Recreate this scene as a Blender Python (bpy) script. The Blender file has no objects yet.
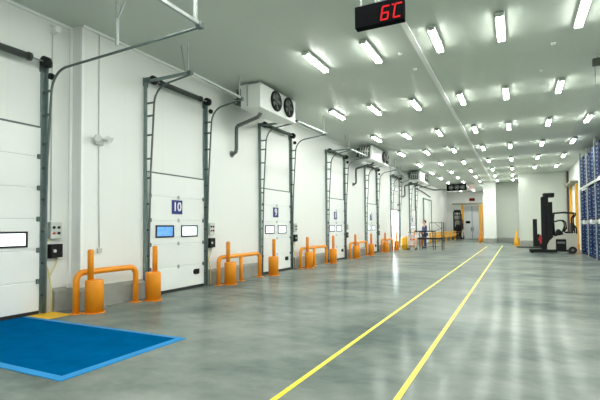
import bpy, bmesh, math, random
from mathutils import Vector, Matrix
random.seed(7)
R = math.radians
scene = bpy.context.scene
col = scene.collection

# ------------------------------------------------------------------ materials
def mat(name, rgb, rough=0.5, metal=0.0, emit=None, estr=0.0, noise=0.0, nscale=6.0, bump=0.0, bscale=40.0, spec=0.5):
    m = bpy.data.materials.new(name); m.use_nodes = True
    nt = m.node_tree; b = nt.nodes['Principled BSDF']
    b.inputs['Base Color'].default_value = (*rgb, 1)
    b.inputs['Roughness'].default_value = rough
    b.inputs['Metallic'].default_value = metal
    b.inputs['Specular IOR Level'].default_value = spec
    if emit:
        b.inputs['Emission Color'].default_value = (*emit, 1); b.inputs['Emission Strength'].default_value = estr
    tc = nt.nodes.new('ShaderNodeTexCoord')
    if noise > 0:
        n = nt.nodes.new('ShaderNodeTexNoise'); n.inputs['Scale'].default_value = nscale; n.inputs['Detail'].default_value = 4
        nt.links.new(tc.outputs['Object'], n.inputs['Vector'])
        mx = nt.nodes.new('ShaderNodeMix'); mx.data_type = 'RGBA'
        mx.inputs['A'].default_value = (*[c*(1-noise) for c in rgb], 1)
        mx.inputs['B'].default_value = (*[min(1, c*(1+noise)) for c in rgb], 1)
        nt.links.new(n.outputs['Fac'], mx.inputs['Factor'])
        nt.links.new(mx.outputs['Result'], b.inputs['Base Color'])
    if bump > 0:
        n2 = nt.nodes.new('ShaderNodeTexNoise'); n2.inputs['Scale'].default_value = bscale
        nt.links.new(tc.outputs['Object'], n2.inputs['Vector'])
        bp = nt.nodes.new('ShaderNodeBump'); bp.inputs['Strength'].default_value = bump; bp.inputs['Distance'].default_value = 0.01
        nt.links.new(n2.outputs['Fac'], bp.inputs['Height']); nt.links.new(bp.outputs['Normal'], b.inputs['Normal'])
    return m

def panel_mat(name, rgb, axis, pitch, seam=0.82, rough=0.4, width=0.012, noise=0.02):
    """insulated panels: thin seams every `pitch` metres along a world axis"""
    m = mat(name, rgb, rough)
    nt = m.node_tree; b = nt.nodes['Principled BSDF']
    tc = nt.nodes.new('ShaderNodeTexCoord'); sp = nt.nodes.new('ShaderNodeSeparateXYZ')
    nt.links.new(tc.outputs['Object'], sp.inputs[0])
    md = nt.nodes.new('ShaderNodeMath'); md.operation = 'FLOORED_MODULO'; md.inputs[1].default_value = pitch
    nt.links.new(sp.outputs[axis], md.inputs[0])
    lt = nt.nodes.new('ShaderNodeMath'); lt.operation = 'LESS_THAN'; lt.inputs[1].default_value = width
    nt.links.new(md.outputs[0], lt.inputs[0])
    n = nt.nodes.new('ShaderNodeTexNoise'); n.inputs['Scale'].default_value = 0.8; n.inputs['Detail'].default_value = 3
    nt.links.new(tc.outputs['Object'], n.inputs['Vector'])
    base = nt.nodes.new('ShaderNodeMix'); base.data_type = 'RGBA'
    base.inputs['A'].default_value = (*[c*(1-noise) for c in rgb], 1); base.inputs['B'].default_value = (*[min(1, c*(1+noise)) for c in rgb], 1)
    nt.links.new(n.outputs['Fac'], base.inputs['Factor'])
    mx = nt.nodes.new('ShaderNodeMix'); mx.data_type = 'RGBA'
    mx.inputs['B'].default_value = (*[c*seam for c in rgb], 1)
    nt.links.new(base.outputs['Result'], mx.inputs['A'])
    nt.links.new(lt.outputs[0], mx.inputs['Factor']); nt.links.new(mx.outputs['Result'], b.inputs['Base Color'])
    return m

def floor_mat():
    m = mat('polished_concrete', (.3, .32, .3), .6, spec=0.0)
    nt = m.node_tree; b = nt.nodes['Principled BSDF']
    tc = nt.nodes.new('ShaderNodeTexCoord')
    mp = nt.nodes.new('ShaderNodeMapping'); mp.inputs['Scale'].default_value = (.8, 1.1, 1)
    nt.links.new(tc.outputs['Object'], mp.inputs[0])
    def noise(s, d, r=0.6, dist=0.0):
        n = nt.nodes.new('ShaderNodeTexNoise'); n.inputs['Scale'].default_value = s; n.inputs['Detail'].default_value = d
        n.inputs['Roughness'].default_value = r; n.inputs['Distortion'].default_value = dist
        nt.links.new(mp.outputs[0], n.inputs['Vector']); return n
    a = noise(.5, 4, .55); c = noise(1.9, 5, .6); d = noise(9, 3)
    add = nt.nodes.new('ShaderNodeMath'); add.operation = 'MULTIPLY_ADD'; add.inputs[1].default_value = .5
    nt.links.new(c.outputs['Fac'], add.inputs[0]); nt.links.new(a.outputs['Fac'], add.inputs[2])
    add2 = nt.nodes.new('ShaderNodeMath'); add2.operation = 'MULTIPLY_ADD'; add2.inputs[1].default_value = .12
    nt.links.new(d.outputs['Fac'], add2.inputs[0]); nt.links.new(add.outputs[0], add2.inputs[2])
    cr = nt.nodes.new('ShaderNodeValToRGB')
    e = cr.color_ramp.elements
    e[0].position = .55; e[0].color = (*FLOOR_D, 1)
    e[1].position = 1.02; e[1].color = (*FLOOR_L, 1)
    nt.links.new(add2.outputs[0], cr.inputs[0]); nt.links.new(cr.outputs[0], b.inputs['Base Color'])
    # thin worn sealer: a faint sheen over the matt concrete
    gl = nt.nodes.new('ShaderNodeBsdfGlossy'); gl.inputs['Color'].default_value = (.9, .95, .93, 1)
    rr = nt.nodes.new('ShaderNodeMapRange'); rr.inputs['From Min'].default_value = .3; rr.inputs['From Max'].default_value = .7
    rr.inputs['To Min'].default_value = .16; rr.inputs['To Max'].default_value = .2
    nt.links.new(c.outputs['Fac'], rr.inputs['Value']); nt.links.new(rr.outputs[0], gl.inputs['Roughness'])
    fr = nt.nodes.new('ShaderNodeFresnel'); fr.inputs['IOR'].default_value = 1.33
    sc_ = nt.nodes.new('ShaderNodeMath'); sc_.operation = 'MULTIPLY'; sc_.inputs[1].default_value = .4
    nt.links.new(fr.outputs[0], sc_.inputs[0])
    ms = nt.nodes.new('ShaderNodeMixShader'); out = nt.nodes['Material Output']
    nt.links.new(sc_.outputs[0], ms.inputs[0]); nt.links.new(b.outputs[0], ms.inputs[1]); nt.links.new(gl.outputs[0], ms.inputs[2])
    nt.links.new(ms.outputs[0], out.inputs['Surface'])
    return m

FLOOR_D = (.075, .108, .098); FLOOR_L = (.255, .285, .255)
M = {}
M['floor'] = floor_mat()
M['wall'] = panel_mat('white_wall_panel', (.80, .83, .80), 'Y', 1.15, .95)
M['wallx'] = panel_mat('white_end_wall_panel', (.80, .83, .80), 'X', 1.15, .95)
M['wall_end_dim'] = panel_mat('white_end_panel_dimmed', (.62, .67, .60), 'X', 1.15, .95)  # white panels; dimmer light at this end is put into the colour
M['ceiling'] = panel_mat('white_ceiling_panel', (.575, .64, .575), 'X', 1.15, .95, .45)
M['trim'] = mat('white_corner_trim', (.86, .88, .86), .4)
M['curb'] = mat('grey_concrete_curb', (.31, .325, .295), .8, noise=.2, nscale=5, bump=.2)
M['door'] = mat('white_door_panel', (.82, .85, .83), .35, noise=.02, nscale=2)
M['seam'] = mat('grey_panel_joint', (.60, .64, .62), .6)
M['rubber'] = mat('black_rubber', (.015, .018, .018), .7)
M['track'] = mat('green_grey_galvanised_steel', (.20, .275, .26), .5, .2, noise=.25, nscale=9)
M['track_dark'] = mat('dark_galvanised_steel', (.11, .145, .138), .5, .2, noise=.2, nscale=9)
M['galv'] = mat('bright_galvanised_steel', (.40, .45, .43), .5, .3, noise=.15, nscale=12)
M['black_metal'] = mat('black_painted_steel', (.012, .014, .014), .5, .0, spec=.2)
M['spring'] = mat('dark_torsion_spring', (.05, .06, .056), .5, .2, bump=.3, bscale=60)
M['orange'] = mat('orange_safety_paint', (.86, .30, .006), .4, noise=.07, nscale=5)
M['yellow_post'] = mat('amber_yellow_paint', (.80, .40, .02), .45, noise=.05)
M['yellow'] = mat('yellow_safety_paint', (.85, .50, .015), .5, noise=.06)
M['line'] = mat('yellow_floor_paint', (.86, .76, .03), .4, noise=.08, nscale=7)
M['deck'] = mat('blue_steel_deck', (.0002, .095, .25), .8, noise=.3, spec=.0, nscale=2.5, bump=.25, bscale=70)
M['deck_edge'] = mat('light_blue_edge_paint', (.003, .25, .60), .7, noise=.12, nscale=3)
M['blue_sign'] = mat('dark_blue_sign', (.008, .028, .20), .4)
M['white'] = mat('white_paint', (.85, .86, .85), .4)
M['box_grey'] = mat('grey_plastic', (.56, .59, .55), .5)
M['conduit'] = mat('pale_yellow_cable', (.66, .60, .27), .5)
M['pane_day'] = mat('daylit_acrylic_pane', (.8, .85, .9), .2, emit=(.86, .95, 1.0), estr=.5)
M['pane_blue'] = mat('blue_tinted_daylit_pane', (.2, .4, .7), .2, emit=(.03, .20, .75), estr=.26, noise=.5, nscale=9)
M['cooler'] = mat('white_coated_cooler_case', (.80, .83, .80), .4, noise=.02)
M['cooler_dark'] = mat('dark_pipework', (.07, .085, .075), .5, .3, noise=.3, nscale=20)
M['lag'] = mat('grey_pipe_lagging', (.12, .14, .13), .6, noise=.2, nscale=14)
M['lamp_case'] = mat('pale_lamp_housing', (.62, .66, .62), .45)
M['cap'] = mat('dark_grey_fitting', (.16, .18, .165), .5)
M['lamp_end'] = mat('grey_lamp_end', (.45, .49, .45), .5)
M['tube'] = mat('lit_fluorescent_tube', (1, 1, 1), .3, emit=(1.0, 1.0, .95), estr=11.0)
M['disp'] = mat('black_display_case', (.0025, .003, .0035), .8, spec=.05)
M['led'] = mat('red_led_segments', (.10, .003, .003), .6, emit=(1.0, .012, .018), estr=.23, spec=.1)
M['green_box'] = mat('dark_green_box', (.05, .07, .045), .5)
M['cream'] = mat('cream_truck_paint', (.56, .56, .46), .4, noise=.02)
M['red'] = mat('red_paint', (.45, .03, .03), .4)
M['crate'] = mat('blue_crate_plastic', (.003, .019, .09), .6, noise=.1, spec=.12)
M['crate_mark'] = mat('pale_crate_grip', (.16, .27, .42), .6)
M['pallet'] = mat('dark_blue_pallet_plastic', (.01, .022, .08), .6)
M['brown'] = mat('dark_brown_profile', (.085, .05, .042), .5)
M['grey_door'] = mat('blue_grey_door_leaf', (.70, .76, .79), .35, noise=.03)
M['beige'] = mat('beige_grey_canopy', (.22, .22, .155), .5)
M['skin'] = mat('skin', (.55, .32, .22), .5)
M['hair'] = mat('dark_brown_hair', (.06, .03, .02), .7)
M['navy'] = mat('dark_navy_cloth', (.012, .02, .05), .8)
M['navy2'] = mat('blue_work_jacket_cloth', (.015, .03, .085), .8)
M['pale_pink'] = mat('pale_pink_board', (.80, .58, .56), .5)
M['carton'] = mat('pinkish_white_carton', (.70, .58, .55), .6)
M['earth'] = mat('pale_yard_concrete', (.5, .5, .5), .9)

# ------------------------------------------------------------------ mesh builder
class MB:
    def __init__(s): s.bm = bmesh.new(); s.mi = 0
    def _set(s, faces):
        for f in faces: f.material_index = s.mi
    def slot(s, i): s.mi = i; return s
    def box(s, x0, x1, y0, y1, z0, z1, bev=0.0):
        r = bmesh.ops.create_cube(s.bm, size=1.0)
        vs = r['verts']
        for v in vs:
            v.co = Vector(((x0+x1)/2 + v.co.x*(x1-x0), (y0+y1)/2 + v.co.y*(y1-y0), (z0+z1)/2 + v.co.z*(z1-z0)))
        fs = set(f for v in vs for f in v.link_faces)
        s._set(fs)
        if bev > 0:
            es = list(set(e for v in vs for e in v.link_edges))
            b = bmesh.ops.bevel(s.bm, geom=es, offset=bev, segments=2, affect='EDGES', profile=.5)
            s._set(b['faces'])
        return s
    def bar(s, a, b, w, h=None, up=(0, 0, 1)):
        """square bar from a to b, w wide, h high"""
        h = h or w
        a = Vector(a); b = Vector(b); d = (b-a); L = d.length; d.normalize()
        u = Vector(up)
        if abs(d.dot(u)) > .98: u = Vector((1, 0, 0))
        sx = d.cross(u).normalized(); sz = sx.cross(d).normalized()
        r = bmesh.ops.create_cube(s.bm, size=1.0)
        for v in r['verts']:
            c = v.co.copy(); v.co = (a+b)/2 + d*(c.y*L) + sx*(c.x*w) + sz*(c.z*h)
        s._set(set(f for v in r['verts'] for f in v.link_faces))
        return s
    def tube(s, pts, rad, seg=12, closed_ends=True):
        pts = [Vector(p) for p in pts]
        rads = rad if isinstance(rad, (list, tuple)) else [rad]*len(pts)
        rings = []
        n = len(pts); prev = None
        for i, p in enumerate(pts):
            d = ((pts[min(i+1, n-1)] - p).normalized() + (p - pts[max(i-1, 0)]).normalized())
            if d.length < 1e-6: d = Vector((0, 0, 1))
            d.normalize()
            if prev is None:
                u = Vector((0, 0, 1)) if abs(d.z) < .9 else Vector((1, 0, 0))
                u = (u - d*u.dot(d)).normalized()
            else:
                u = (prev - d*prev.dot(d)).normalized()
            prev = u; w = d.cross(u)
            k = 1.0
            if 0 < i < n-1:
                c = (pts[i+1]-p).normalized().dot((p-pts[i-1]).normalized()); k = 1/max(.5, math.sqrt((1+c)/2))
            rings.append([s.bm.verts.new(p + (u*math.cos(t)+w*math.sin(t))*rads[i]) for t in [2*math.pi*j/seg for j in range(seg)]])
        fs = []
        for a, b in zip(rings, rings[1:]):
            for j in range(seg):
                f = s.bm.faces.new((a[j], a[(j+1) % seg], b[(j+1) % seg], b[j])); f.smooth = True; fs.append(f)
        if closed_ends:
            fs.append(s.bm.faces.new(list(reversed(rings[0])))); fs.append(s.bm.faces.new(rings[-1]))
        s._set(fs)
        return s
    def lathe(s, prof, seg=20, c=(0, 0, 0)):
        """(radius, z) profile about a vertical axis"""
        return s.tube([(c[0], c[1], c[2]+z) for r_, z in prof], [max(r_, 1e-4) for r_, z in prof], seg)
    def prism(s, poly, axis, a, b):
        """extrude a 2D polygon: axis 'y' -> poly in (x,z); 'x' -> (y,z); 'z' -> (x,y)"""
        def P(p, t):
            return {'y': (p[0], t, p[1]), 'x': (t, p[0], p[1]), 'z': (p[0], p[1], t)}[axis]
        v0 = [s.bm.verts.new(P(p, a)) for p in poly]; v1 = [s.bm.verts.new(P(p, b)) for p in poly]
        fs = [s.bm.faces.new(list(reversed(v0))), s.bm.faces.new(v1)]
        for i in range(len(poly)):
            j = (i+1) % len(poly); fs.append(s.bm.faces.new((v0[i], v0[j], v1[j], v1[i])))
        s._set(fs); return s
    def build(s, name, m, parent=None, loc=None):
        bmesh.ops.recalc_face_normals(s.bm, faces=s.bm.faces[:])
        me = bpy.data.meshes.new(name); s.bm.to_mesh(me); s.bm.free()
        for mm in (m if isinstance(m, (list, tuple)) else [m]): me.materials.append(M[mm] if isinstance(mm, str) else mm)
        o = bpy.data.objects.new(name, me); col.objects.link(o)
        if parent: o.parent = parent
        if loc: o.location = loc
        return o

def thing(name, label, cat, loc=(0, 0, 0), rotz=0, group=None):
    o = bpy.data.objects.new(name, None); col.objects.link(o); o.empty_display_size = .1
    o.location = loc; o.rotation_euler = (0, 0, rotz)
    o['label'] = label; o['category'] = cat
    if group: o['group'] = group
    return o
def tag(o, label, cat, group=None):
    o['label'] = label; o['category'] = cat
    if group: o['group'] = group
    return o
def struct(o, label=None, cat=None):
    o['kind'] = 'structure'
    if label: o['label'] = label
    if cat: o['category'] = cat
    return o
KIDS = {}
def kids(o): return [c for c in bpy.data.objects if c.parent == o]
def copy_tree(o, parent=None):
    c = o.copy(); col.objects.link(c)
    if parent: c.parent = parent
    for ch in kids(o): copy_tree(ch, c)
    return c
def text_mesh(txt, size, name, m, parent, loc, plane='x', depth=.004, offset=0.0):
    cu = bpy.data.curves.new(name, 'FONT'); cu.body = txt; cu.size = size; cu.extrude = depth
    cu.align_x = 'CENTER'; cu.align_y = 'CENTER'; cu.offset = offset
    t = bpy.data.objects.new('tmp_text', cu); col.objects.link(t)
    bpy.context.view_layer.update()
    me = bpy.data.meshes.new_from_object(t.evaluated_get(bpy.context.evaluated_depsgraph_get()))
    bpy.data.objects.remove(t)
    rot = Matrix(((0, 0, 1), (1, 0, 0), (0, 1, 0))).to_4x4() if plane == 'x' else Matrix(((1, 0, 0), (0, 0, -1), (0, 1, 0))).to_4x4()
    me.transform(rot); me.materials.clear(); me.materials.append(M[m])
    o = bpy.data.objects.new(name, me); col.objects.link(o); o.parent = parent; o.location = loc
    return o
ORD = ['first', 'second', 'third', 'fourth', 'fifth', 'sixth', 'seventh', 'eighth', 'ninth', 'tenth', 'eleventh']

# ------------------------------------------------------------------ the setting
H = 5.678                       # ceiling height
YB = 57.0                       # far back wall
REC = -0.33                     # recessed wall plane round the nearest door
JOG = 5.83
struct(MB().box(-1.0, 13.6, -8.0, YB+.3, -.12, 0).build('floor', 'floor'), 'grey polished mottled concrete hall floor', 'floor')
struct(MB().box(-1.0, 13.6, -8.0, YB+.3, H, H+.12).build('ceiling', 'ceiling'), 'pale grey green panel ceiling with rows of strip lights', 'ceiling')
OPEN = (29.72, 31.78, 2.9)      # the open dock doorway
w = MB()
w.box(-.12, 0, JOG, OPEN[0], 0, H); w.box(-.12, 0, OPEN[1], YB, 0, H); w.box(-.12, 0, OPEN[0], OPEN[1], OPEN[2], H)
struct(w.build('wall_left', 'wall'), 'long white panel wall with the row of dock doors', 'wall')
w = MB(); w.box(REC-.12, REC, -8.0, JOG, 0, H); w.box(REC-.12, -.1205, JOG, JOG+.12, 0, H)
struct(w.build('wall_left_recess', 'wall'), 'white wall set back around the nearest dock door', 'wall')
struct(MB().box(-.4, 5.0, YB, YB+.12, 0, H).build('wall_back_left', 'wallx'), 'far white end wall with the grey double door', 'wall')
struct(MB().box(4.95, 6.05, 44.6, YB, 0, H).build('wall_pier', 'wallx'), 'white wall end standing forward beside the far yellow posts', 'wall')
struct(MB().box(6.05, 8.0, 46.2, 46.32, 0, H).build('wall_back_middle', 'wall_end_dim'), 'white wall bay between the pier and the end wall', 'wall')
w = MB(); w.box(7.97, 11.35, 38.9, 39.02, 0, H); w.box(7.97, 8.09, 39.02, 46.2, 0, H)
struct(w.build('wall_back_right', 'wall_end_dim'), 'plain white end wall behind the reach truck', 'wall')
w = MB(); w.box(11.35, 11.47, 31.2, 39.02, 0, H); w.box(11.35, 12.5, 31.08, 31.2, 0, H); w.box(12.5, 12.62, -8.0, 31.2, 0, H)
struct(w.build('wall_right', 'wall'), 'white side wall behind the blue crate racking', 'wall')
struct(MB().box(-.45, 12.62, -8.12, -8.0, 0, H).build('wall_front', 'wallx'))
# ceiling / wall angle trims and corner profiles
t = MB(); t.box(0, .05, JOG, YB, H-.05, H); struct(t.build('trim_1', 'trim'))
t = MB(); t.box(REC, REC+.05, -8, JOG, H-.05, H); struct(t.build('trim_2', 'trim'))
t = MB(); t.box(-.045, .012, JOG-.012, JOG+.05, .48, H-.05); struct(t.build('trim_3', 'trim'))
t = MB(); t.box(REC, REC+.05, JOG-.05, JOG, .48, H-.05); struct(t.build('trim_4', 'trim'))
t = MB(); t.box(7.93, 7.97, 38.86, 38.96, 0.45, H); struct(t.build('trim_5', 'trim'))
t = MB(); t.box(11.20, 11.34, 38.72, 38.88, .0, H); struct(t.build('trim_6', 'brown'))
# concrete curbs
def curb(name, segs):
    b = MB()
    for y0, y1 in segs: b.prism([(0, 0), (.10, 0), (.10, .36), (.0, .43)], 'y', y0, y1)
    return struct(b.build(name, 'curb'), 'grey concrete curb along the foot of the left wall', 'curb')
curb('baseboard_left', [(JOG-.07, 7.42), (9.83, 12.57), (15.03, 18.17), (20.63, 23.82), (26.28, 29.48), (32.02, 35.27), (37.73, 41.0), (45.6, YB)])
b = MB(); b.prism([(REC, 0), (REC+.09, 0), (REC+.09, .38), (REC, .45)], 'y', 5.46, JOG-.08); b.box(REC, .02, JOG-.08, JOG, 0, .42)
struct(b.build('baseboard_left_recess', 'curb'), 'grey concrete curb in the corner beside the nearest dock door', 'curb')
b = MB(); b.prism([(38.9, 0), (38.78, 0), (38.78, .34), (38.9, .4)], 'x', 7.97, 11.19)
b.prism([(46.2, 0), (46.08, 0), (46.08, .34), (46.2, .4)], 'x', 6.06, 7.97); b.prism([(44.6, 0), (44.48, 0), (44.48, .34), (44.6, .4)], 'x', 4.95, 6.05)
b.prism([(YB, 0), (YB-.1, 0), (YB-.1, .34), (YB, .4)], 'x', .12, 1.7)
struct(b.build('baseboard_back', 'curb'), 'dark grey curb along the foot of the back walls', 'curb')
struct(MB().box(-14, -.46, 20, 45, -1.3, -1.2).build('yard_ground', 'earth'), 'pale yard outside the open dock door', 'ground')

# ------------------------------------------------------------------ sectional dock doors
ZT = 5.02                                    # height of the shaft
def door(n, W, number, raise_=0.0, X=.0, Y=0.0, label='', left_blue=False, win=(.25, .86, 1.13, 1.76), wz=(1.36, 1.66), height=2.9):
    d = bpy.data.objects.new('door_%d' % n, None); col.objects.link(d); d.location = (X, Y, raise_)
    struct(d, label, 'door')
    b = MB(); joints = [.07] + [h_ for h_ in (.62, 1.2, 1.78, 2.36, 2.95, 3.53) if h_ < height-.2] + [height]
    for z0, z1 in zip(joints, joints[1:]):
        b.box(.005, .05, .03, W-.03, z0+.004, z1-.004, .006)
    b.build('door_panel', 'door', d)
    b = MB()
    for z in joints[1:-1]: b.box(.008, .0445, .03, W-.03, z-.005, z+.005)
    b.build('panel_joint', 'seam', d)
    MB().box(.01, .045, .03, W-.03, 0, .07).build('bottom_seal', 'rubber', d)
    MB().box(.01, .045, .03, W-.03, height, height+.03).build('top_seal', 'track_dark', d)
    for k, (a, c) in enumerate((win[:2], win[2:])):
        f = MB(); e = .035
        f.box(.045, .07, a, c, wz[0], wz[0]+e); f.box(.045, .07, a, c, wz[1]-e, wz[1]); f.box(.045, .07, a, a+e, wz[0]+e, wz[1]-e); f.box(.045, .07, c-e, c, wz[0]+e, wz[1]-e)
        wf = f.build('window_frame', 'rubber', d)
        MB().box(.046, .056, a+e, c-e, wz[0]+e, wz[1]-e).build('pane', 'pane_blue' if (left_blue and k == 0) else 'pane_day', wf)
    for z in joints[1:-1]:
        MB().box(.05, .062, W/2-.03, W/2+.03, z-.045, z+.045, .004).build('hinge', 'galv', d)
        for y in (.07, W-.07):
            MB().box(.05, .085, y-.028, y+.028, z-.045, z+.045, .008).build('roller_bracket', 'track_dark', d)
    hd = MB() if n > 1 else None
    if hd: hd.tube([(.05, W-.40, .43), (.075, W-.40, .43)], .07, 16); hd.box(.05, .08, W-.40, W-.24, .36, .50, .02)
    if hd: hd.build('handle', 'black_metal', d)
    if number:
        s = MB().box(.05, .06, .79, 1.17, 1.94, 2.29, .004).build('number_sign', 'blue_sign', d)
        text_mesh(number, .31 if len(number) > 1 else .34, 'numeral', 'white', s, (.062, .98, 2.115), offset=.006)
    return d

def door_track(W, X, Y, label, endL=1.3, endR=1.25, zt=ZT, bar_left=True, hang=True, post_h=None):
    """posts, leaning high-lift tracks, rungs, shaft, spring, drums and the hung horizontal ends"""
    t = thing('door_track', label, 'door track', (X, Y, 0), 0, 'high lift tracks of the dock doors')
    top = zt
    for side, y, end in ((0, 0.0, endL), (1, W, endR)):
        sg = -1 if side == 0 else 1
        y = y + sg*.035
        p = MB(); p.box(0, .018, y-.05, y+.05, 0, top); p.box(.018, .10, y-.05 if sg < 0 else y+.035, y-.035 if sg < 0 else y+.05, 0, top)
        p.build('post', 'track', t)
        # leaning track with a curved head
        yt = y + sg*(-.01)
        pts = [(.11, yt, .02), (.13, yt, 1.5), (.17, yt, 2.9), (.27, yt, zt-.55)]
        r_ = .42
        for k in range(1, 8):
            a = k/7*R(86); pts.append((.275 + r_*(1-math.cos(a)), yt, zt-.55+r_*math.sin(a)))
        pts.append((end, yt, zt-.04))
        tr = MB(); tr.tube(pts, .022, 8); tr.build('track', 'track_dark', t)
        for z in (.35, .95, 1.55, 2.15, 2.75, 3.2, 3.75, 4.2, 4.5):
            if z > zt-.5: continue
            xx = .13 if z < 1.5 else (.13+(z-1.5)/1.4*.04 if z < 2.9 else .17+(z-2.9)/(zt-.55-2.9)*.10)
            MB().box(.019, xx, y-.012, y+.012, z-.02, z+.02).build('bracket', 'track_dark', t)
        MB().tube([(.19, y-sg*.02, zt+.03), (.19, y-sg*.13, zt+.03)], .10, 20).build('cable_drum', 'black_metal', t)
        bp = MB(); bp.box(0, .20, y-.005+sg*.055, y+.005+sg*.055, zt-.03, zt+.07); bp.box(.0, .02, y-.07, y+.07, zt-.12, zt+.08); bp.build('bearing_plate', 'track_dark', t)
        if side == 0 and bar_left:
            MB().bar((.02, y, zt), (end, y, zt), .05, .06).build('support_angle', 'track', t)
        if side == 1:
            MB().tube([(.22, y-.01, zt-.22), (.22, y+.05, zt-.22)], .06, 14).build('pulley', 'black_metal', t)
        if hang:
            h = MB(); h.bar((end-.06, y, zt-.02), (end-.06, y, H), .035, .02)
            if side == 0: h.bar((end-.12, y, zt+.0), (end-.26, y, H), .025, .02)
            h.build('hanger', 'galv', t)
        MB().box(end-.05, end+.05, y-.05, y+.05, zt-.055, zt+.035, .006).build('end_clamp', 'track_dark', t)
    MB().tube([(.19, -.02, zt+.03), (.19, W+.02, zt+.03)], .016, 10).build('shaft', 'galv', t)
    sp = MB(); sp.tube([(.19, .28, zt+.03), (.19, W-.38, zt+.03)], .062, 16)
    sp.tube([(.19, .24, zt+.03), (.19, .28, zt+.03)], .075, 16); sp.tube([(.19, W-.38, zt+.03), (.19, W-.32, zt+.03)], .075, 16)
    sp.build('torsion_spring', 'spring', t)
    MB().bar((endL, -.03, zt+.01), (endR, W+.03, zt+.01), .045, .05).build('end_rail', 'galv', t)
    return t

door(1, 2.26, '', 0, REC, 2.95, 'nearest white sectional dock door at the left edge by the blue deck', win=(.5, 1.07, 1.47, 2.0), wz=(1.26, 1.55), height=3.5)
door_track(2.26, REC, 2.95, 'steel lift track round the nearest door beside the blue deck', 3.78, 3.78, 4.70, hang=False)
D2 = [(2, 7.53, 2.07, '10', 1.34, 1.25), (3, 12.58, 2.13, '9', 1.42, 1.5), (4, 18.3, 2.2, '8', 1.2, 1.25), (5, 23.95, 2.2, '7', 1.2, 1.25)]
for n, y, W, num, eL, eR in D2:
    door(n, W, num, 0, 0, y, 'white sectional dock door with blue number %s sign' % num, left_blue=(num == '10'))
    door_track(W, 0, y, 'steel lift track and spring round the door numbered %s' % num, eL, eR)
door(6, 2.2, '', 2.7, 0, 29.65, 'raised white dock door over the bright open doorway')
door_track(2.2, 0, 29.65, 'steel lift track round the raised door of the open doorway', .8, .8)
door(7, 2.2, '5', 0, 0, 35.4, 'farthest white sectional dock door behind the work bench')
door_track(2.2, 0, 35.4, 'steel lift track round the farthest dock door behind the bench', 1.3, 1.3)
# plain framed doorway at the end of the left wall
d = bpy.data.objects.new('door_8', None); col.objects.link(d); d.location = (0, 41.2, 0)
struct(d, 'tall plain white door in a grey frame at the end of the left wall', 'door')
f = MB(); f.box(0, .1, 0, .14, 0, 4.2); f.box(0, .1, 4.06, 4.2, 0, 4.2); f.box(0, .1, .14, 4.06, 4.06, 4.2); f.build('door_frame', 'track', d)
MB().box(.005, .05, .14, 4.06, 0, 4.06, .005).build('door_leaf', 'door', d)

# ceiling hangers carrying the long rails of the nearest door
for x, side, lab in ((1.66, 1, 'galvanised hanger bar with brace holding the near door rail, left of two'), (3.36, -1, 'galvanised hanger bar holding the end of the near door rail')):
    hb = thing('rail_hanger', lab, 'hanger', (x-.0, 5.25, H), 0, 'hangers of the nearest door rail')
    MB().bar((0, 0, -.95), (0, 0, 0), .055, .03).build('hanger_bar', 'galv', hb)
    if side > 0: MB().bar((0, 0, -.5), (.32, 0, -.03), .03, .02).build('brace', 'galv', hb)
    MB().box(-.07, .07 if side < 0 else .38, -.05, .05, -.03, 0).build('ceiling_plate', 'galv', hb)

# ------------------------------------------------------------------ wall controls
def controls(X, Y, where, zoff=0.0):
    t = thing('push_button_box', 'grey push button box on the wall %s' % where, 'control box', (X, Y, 1.40+zoff), 0, 'grey door button boxes')
    MB().box(0, .11, 0, .23, 0, .33, .012).build('case', 'box_grey', t)
    for k, (yy, zz, m) in enumerate(((.06, .22, 'black_metal'), (.16, .22, 'black_metal'), (.06, .11, 'red'), (.16, .11, 'black_metal'))):
        MB().tube([(.11, yy, zz), (.13, yy, zz)], .026, 12).build('button', m, t)
    t = thing('switch_box', 'black switch box under the button box %s' % where, 'switch box', (X, Y, 1.03+zoff), 0, 'black door switch boxes')
    MB().box(0, .13, 0, .12, 0, .27, .01).build('case', 'black_metal', t)
    MB().box(0, .12, .125, .245, .01, .27, .01).build('side_case', 'black_metal', t)
    MB().tube([(.13, .06, .14), (.16, .06, .14)], .03, 12).build('rotary_knob', 'box_grey', t)
    c = MB()
    c.tube([(.03, .02, 1.40+zoff), (.03, -.03, 1.33+zoff), (.03, -.035, .9+zoff), (.03, .0, .82+zoff), (.125, .01, .46), (.125, .01, .02)], .016, 8)
    c.tube([(.03, .18, 1.03+zoff), (.03, .17, .92+zoff), (.03, .10, .80+zoff), (.03, .035, .68+zoff)], .012, 8)
    tag(c.build('cable_conduit', 'conduit', None, (X, Y, 0)), 'pale yellow cable conduit running down the wall %s' % where, 'cable', 'cable conduits of the dock doors')
controls(REC, 5.36, 'beside the nearest dock door')
for y, s in ((9.75, '10'), (14.92, '9'), (20.65, '8'), (26.3, '7')): controls(0, y, 'right of the door numbered %s' % s)
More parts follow.
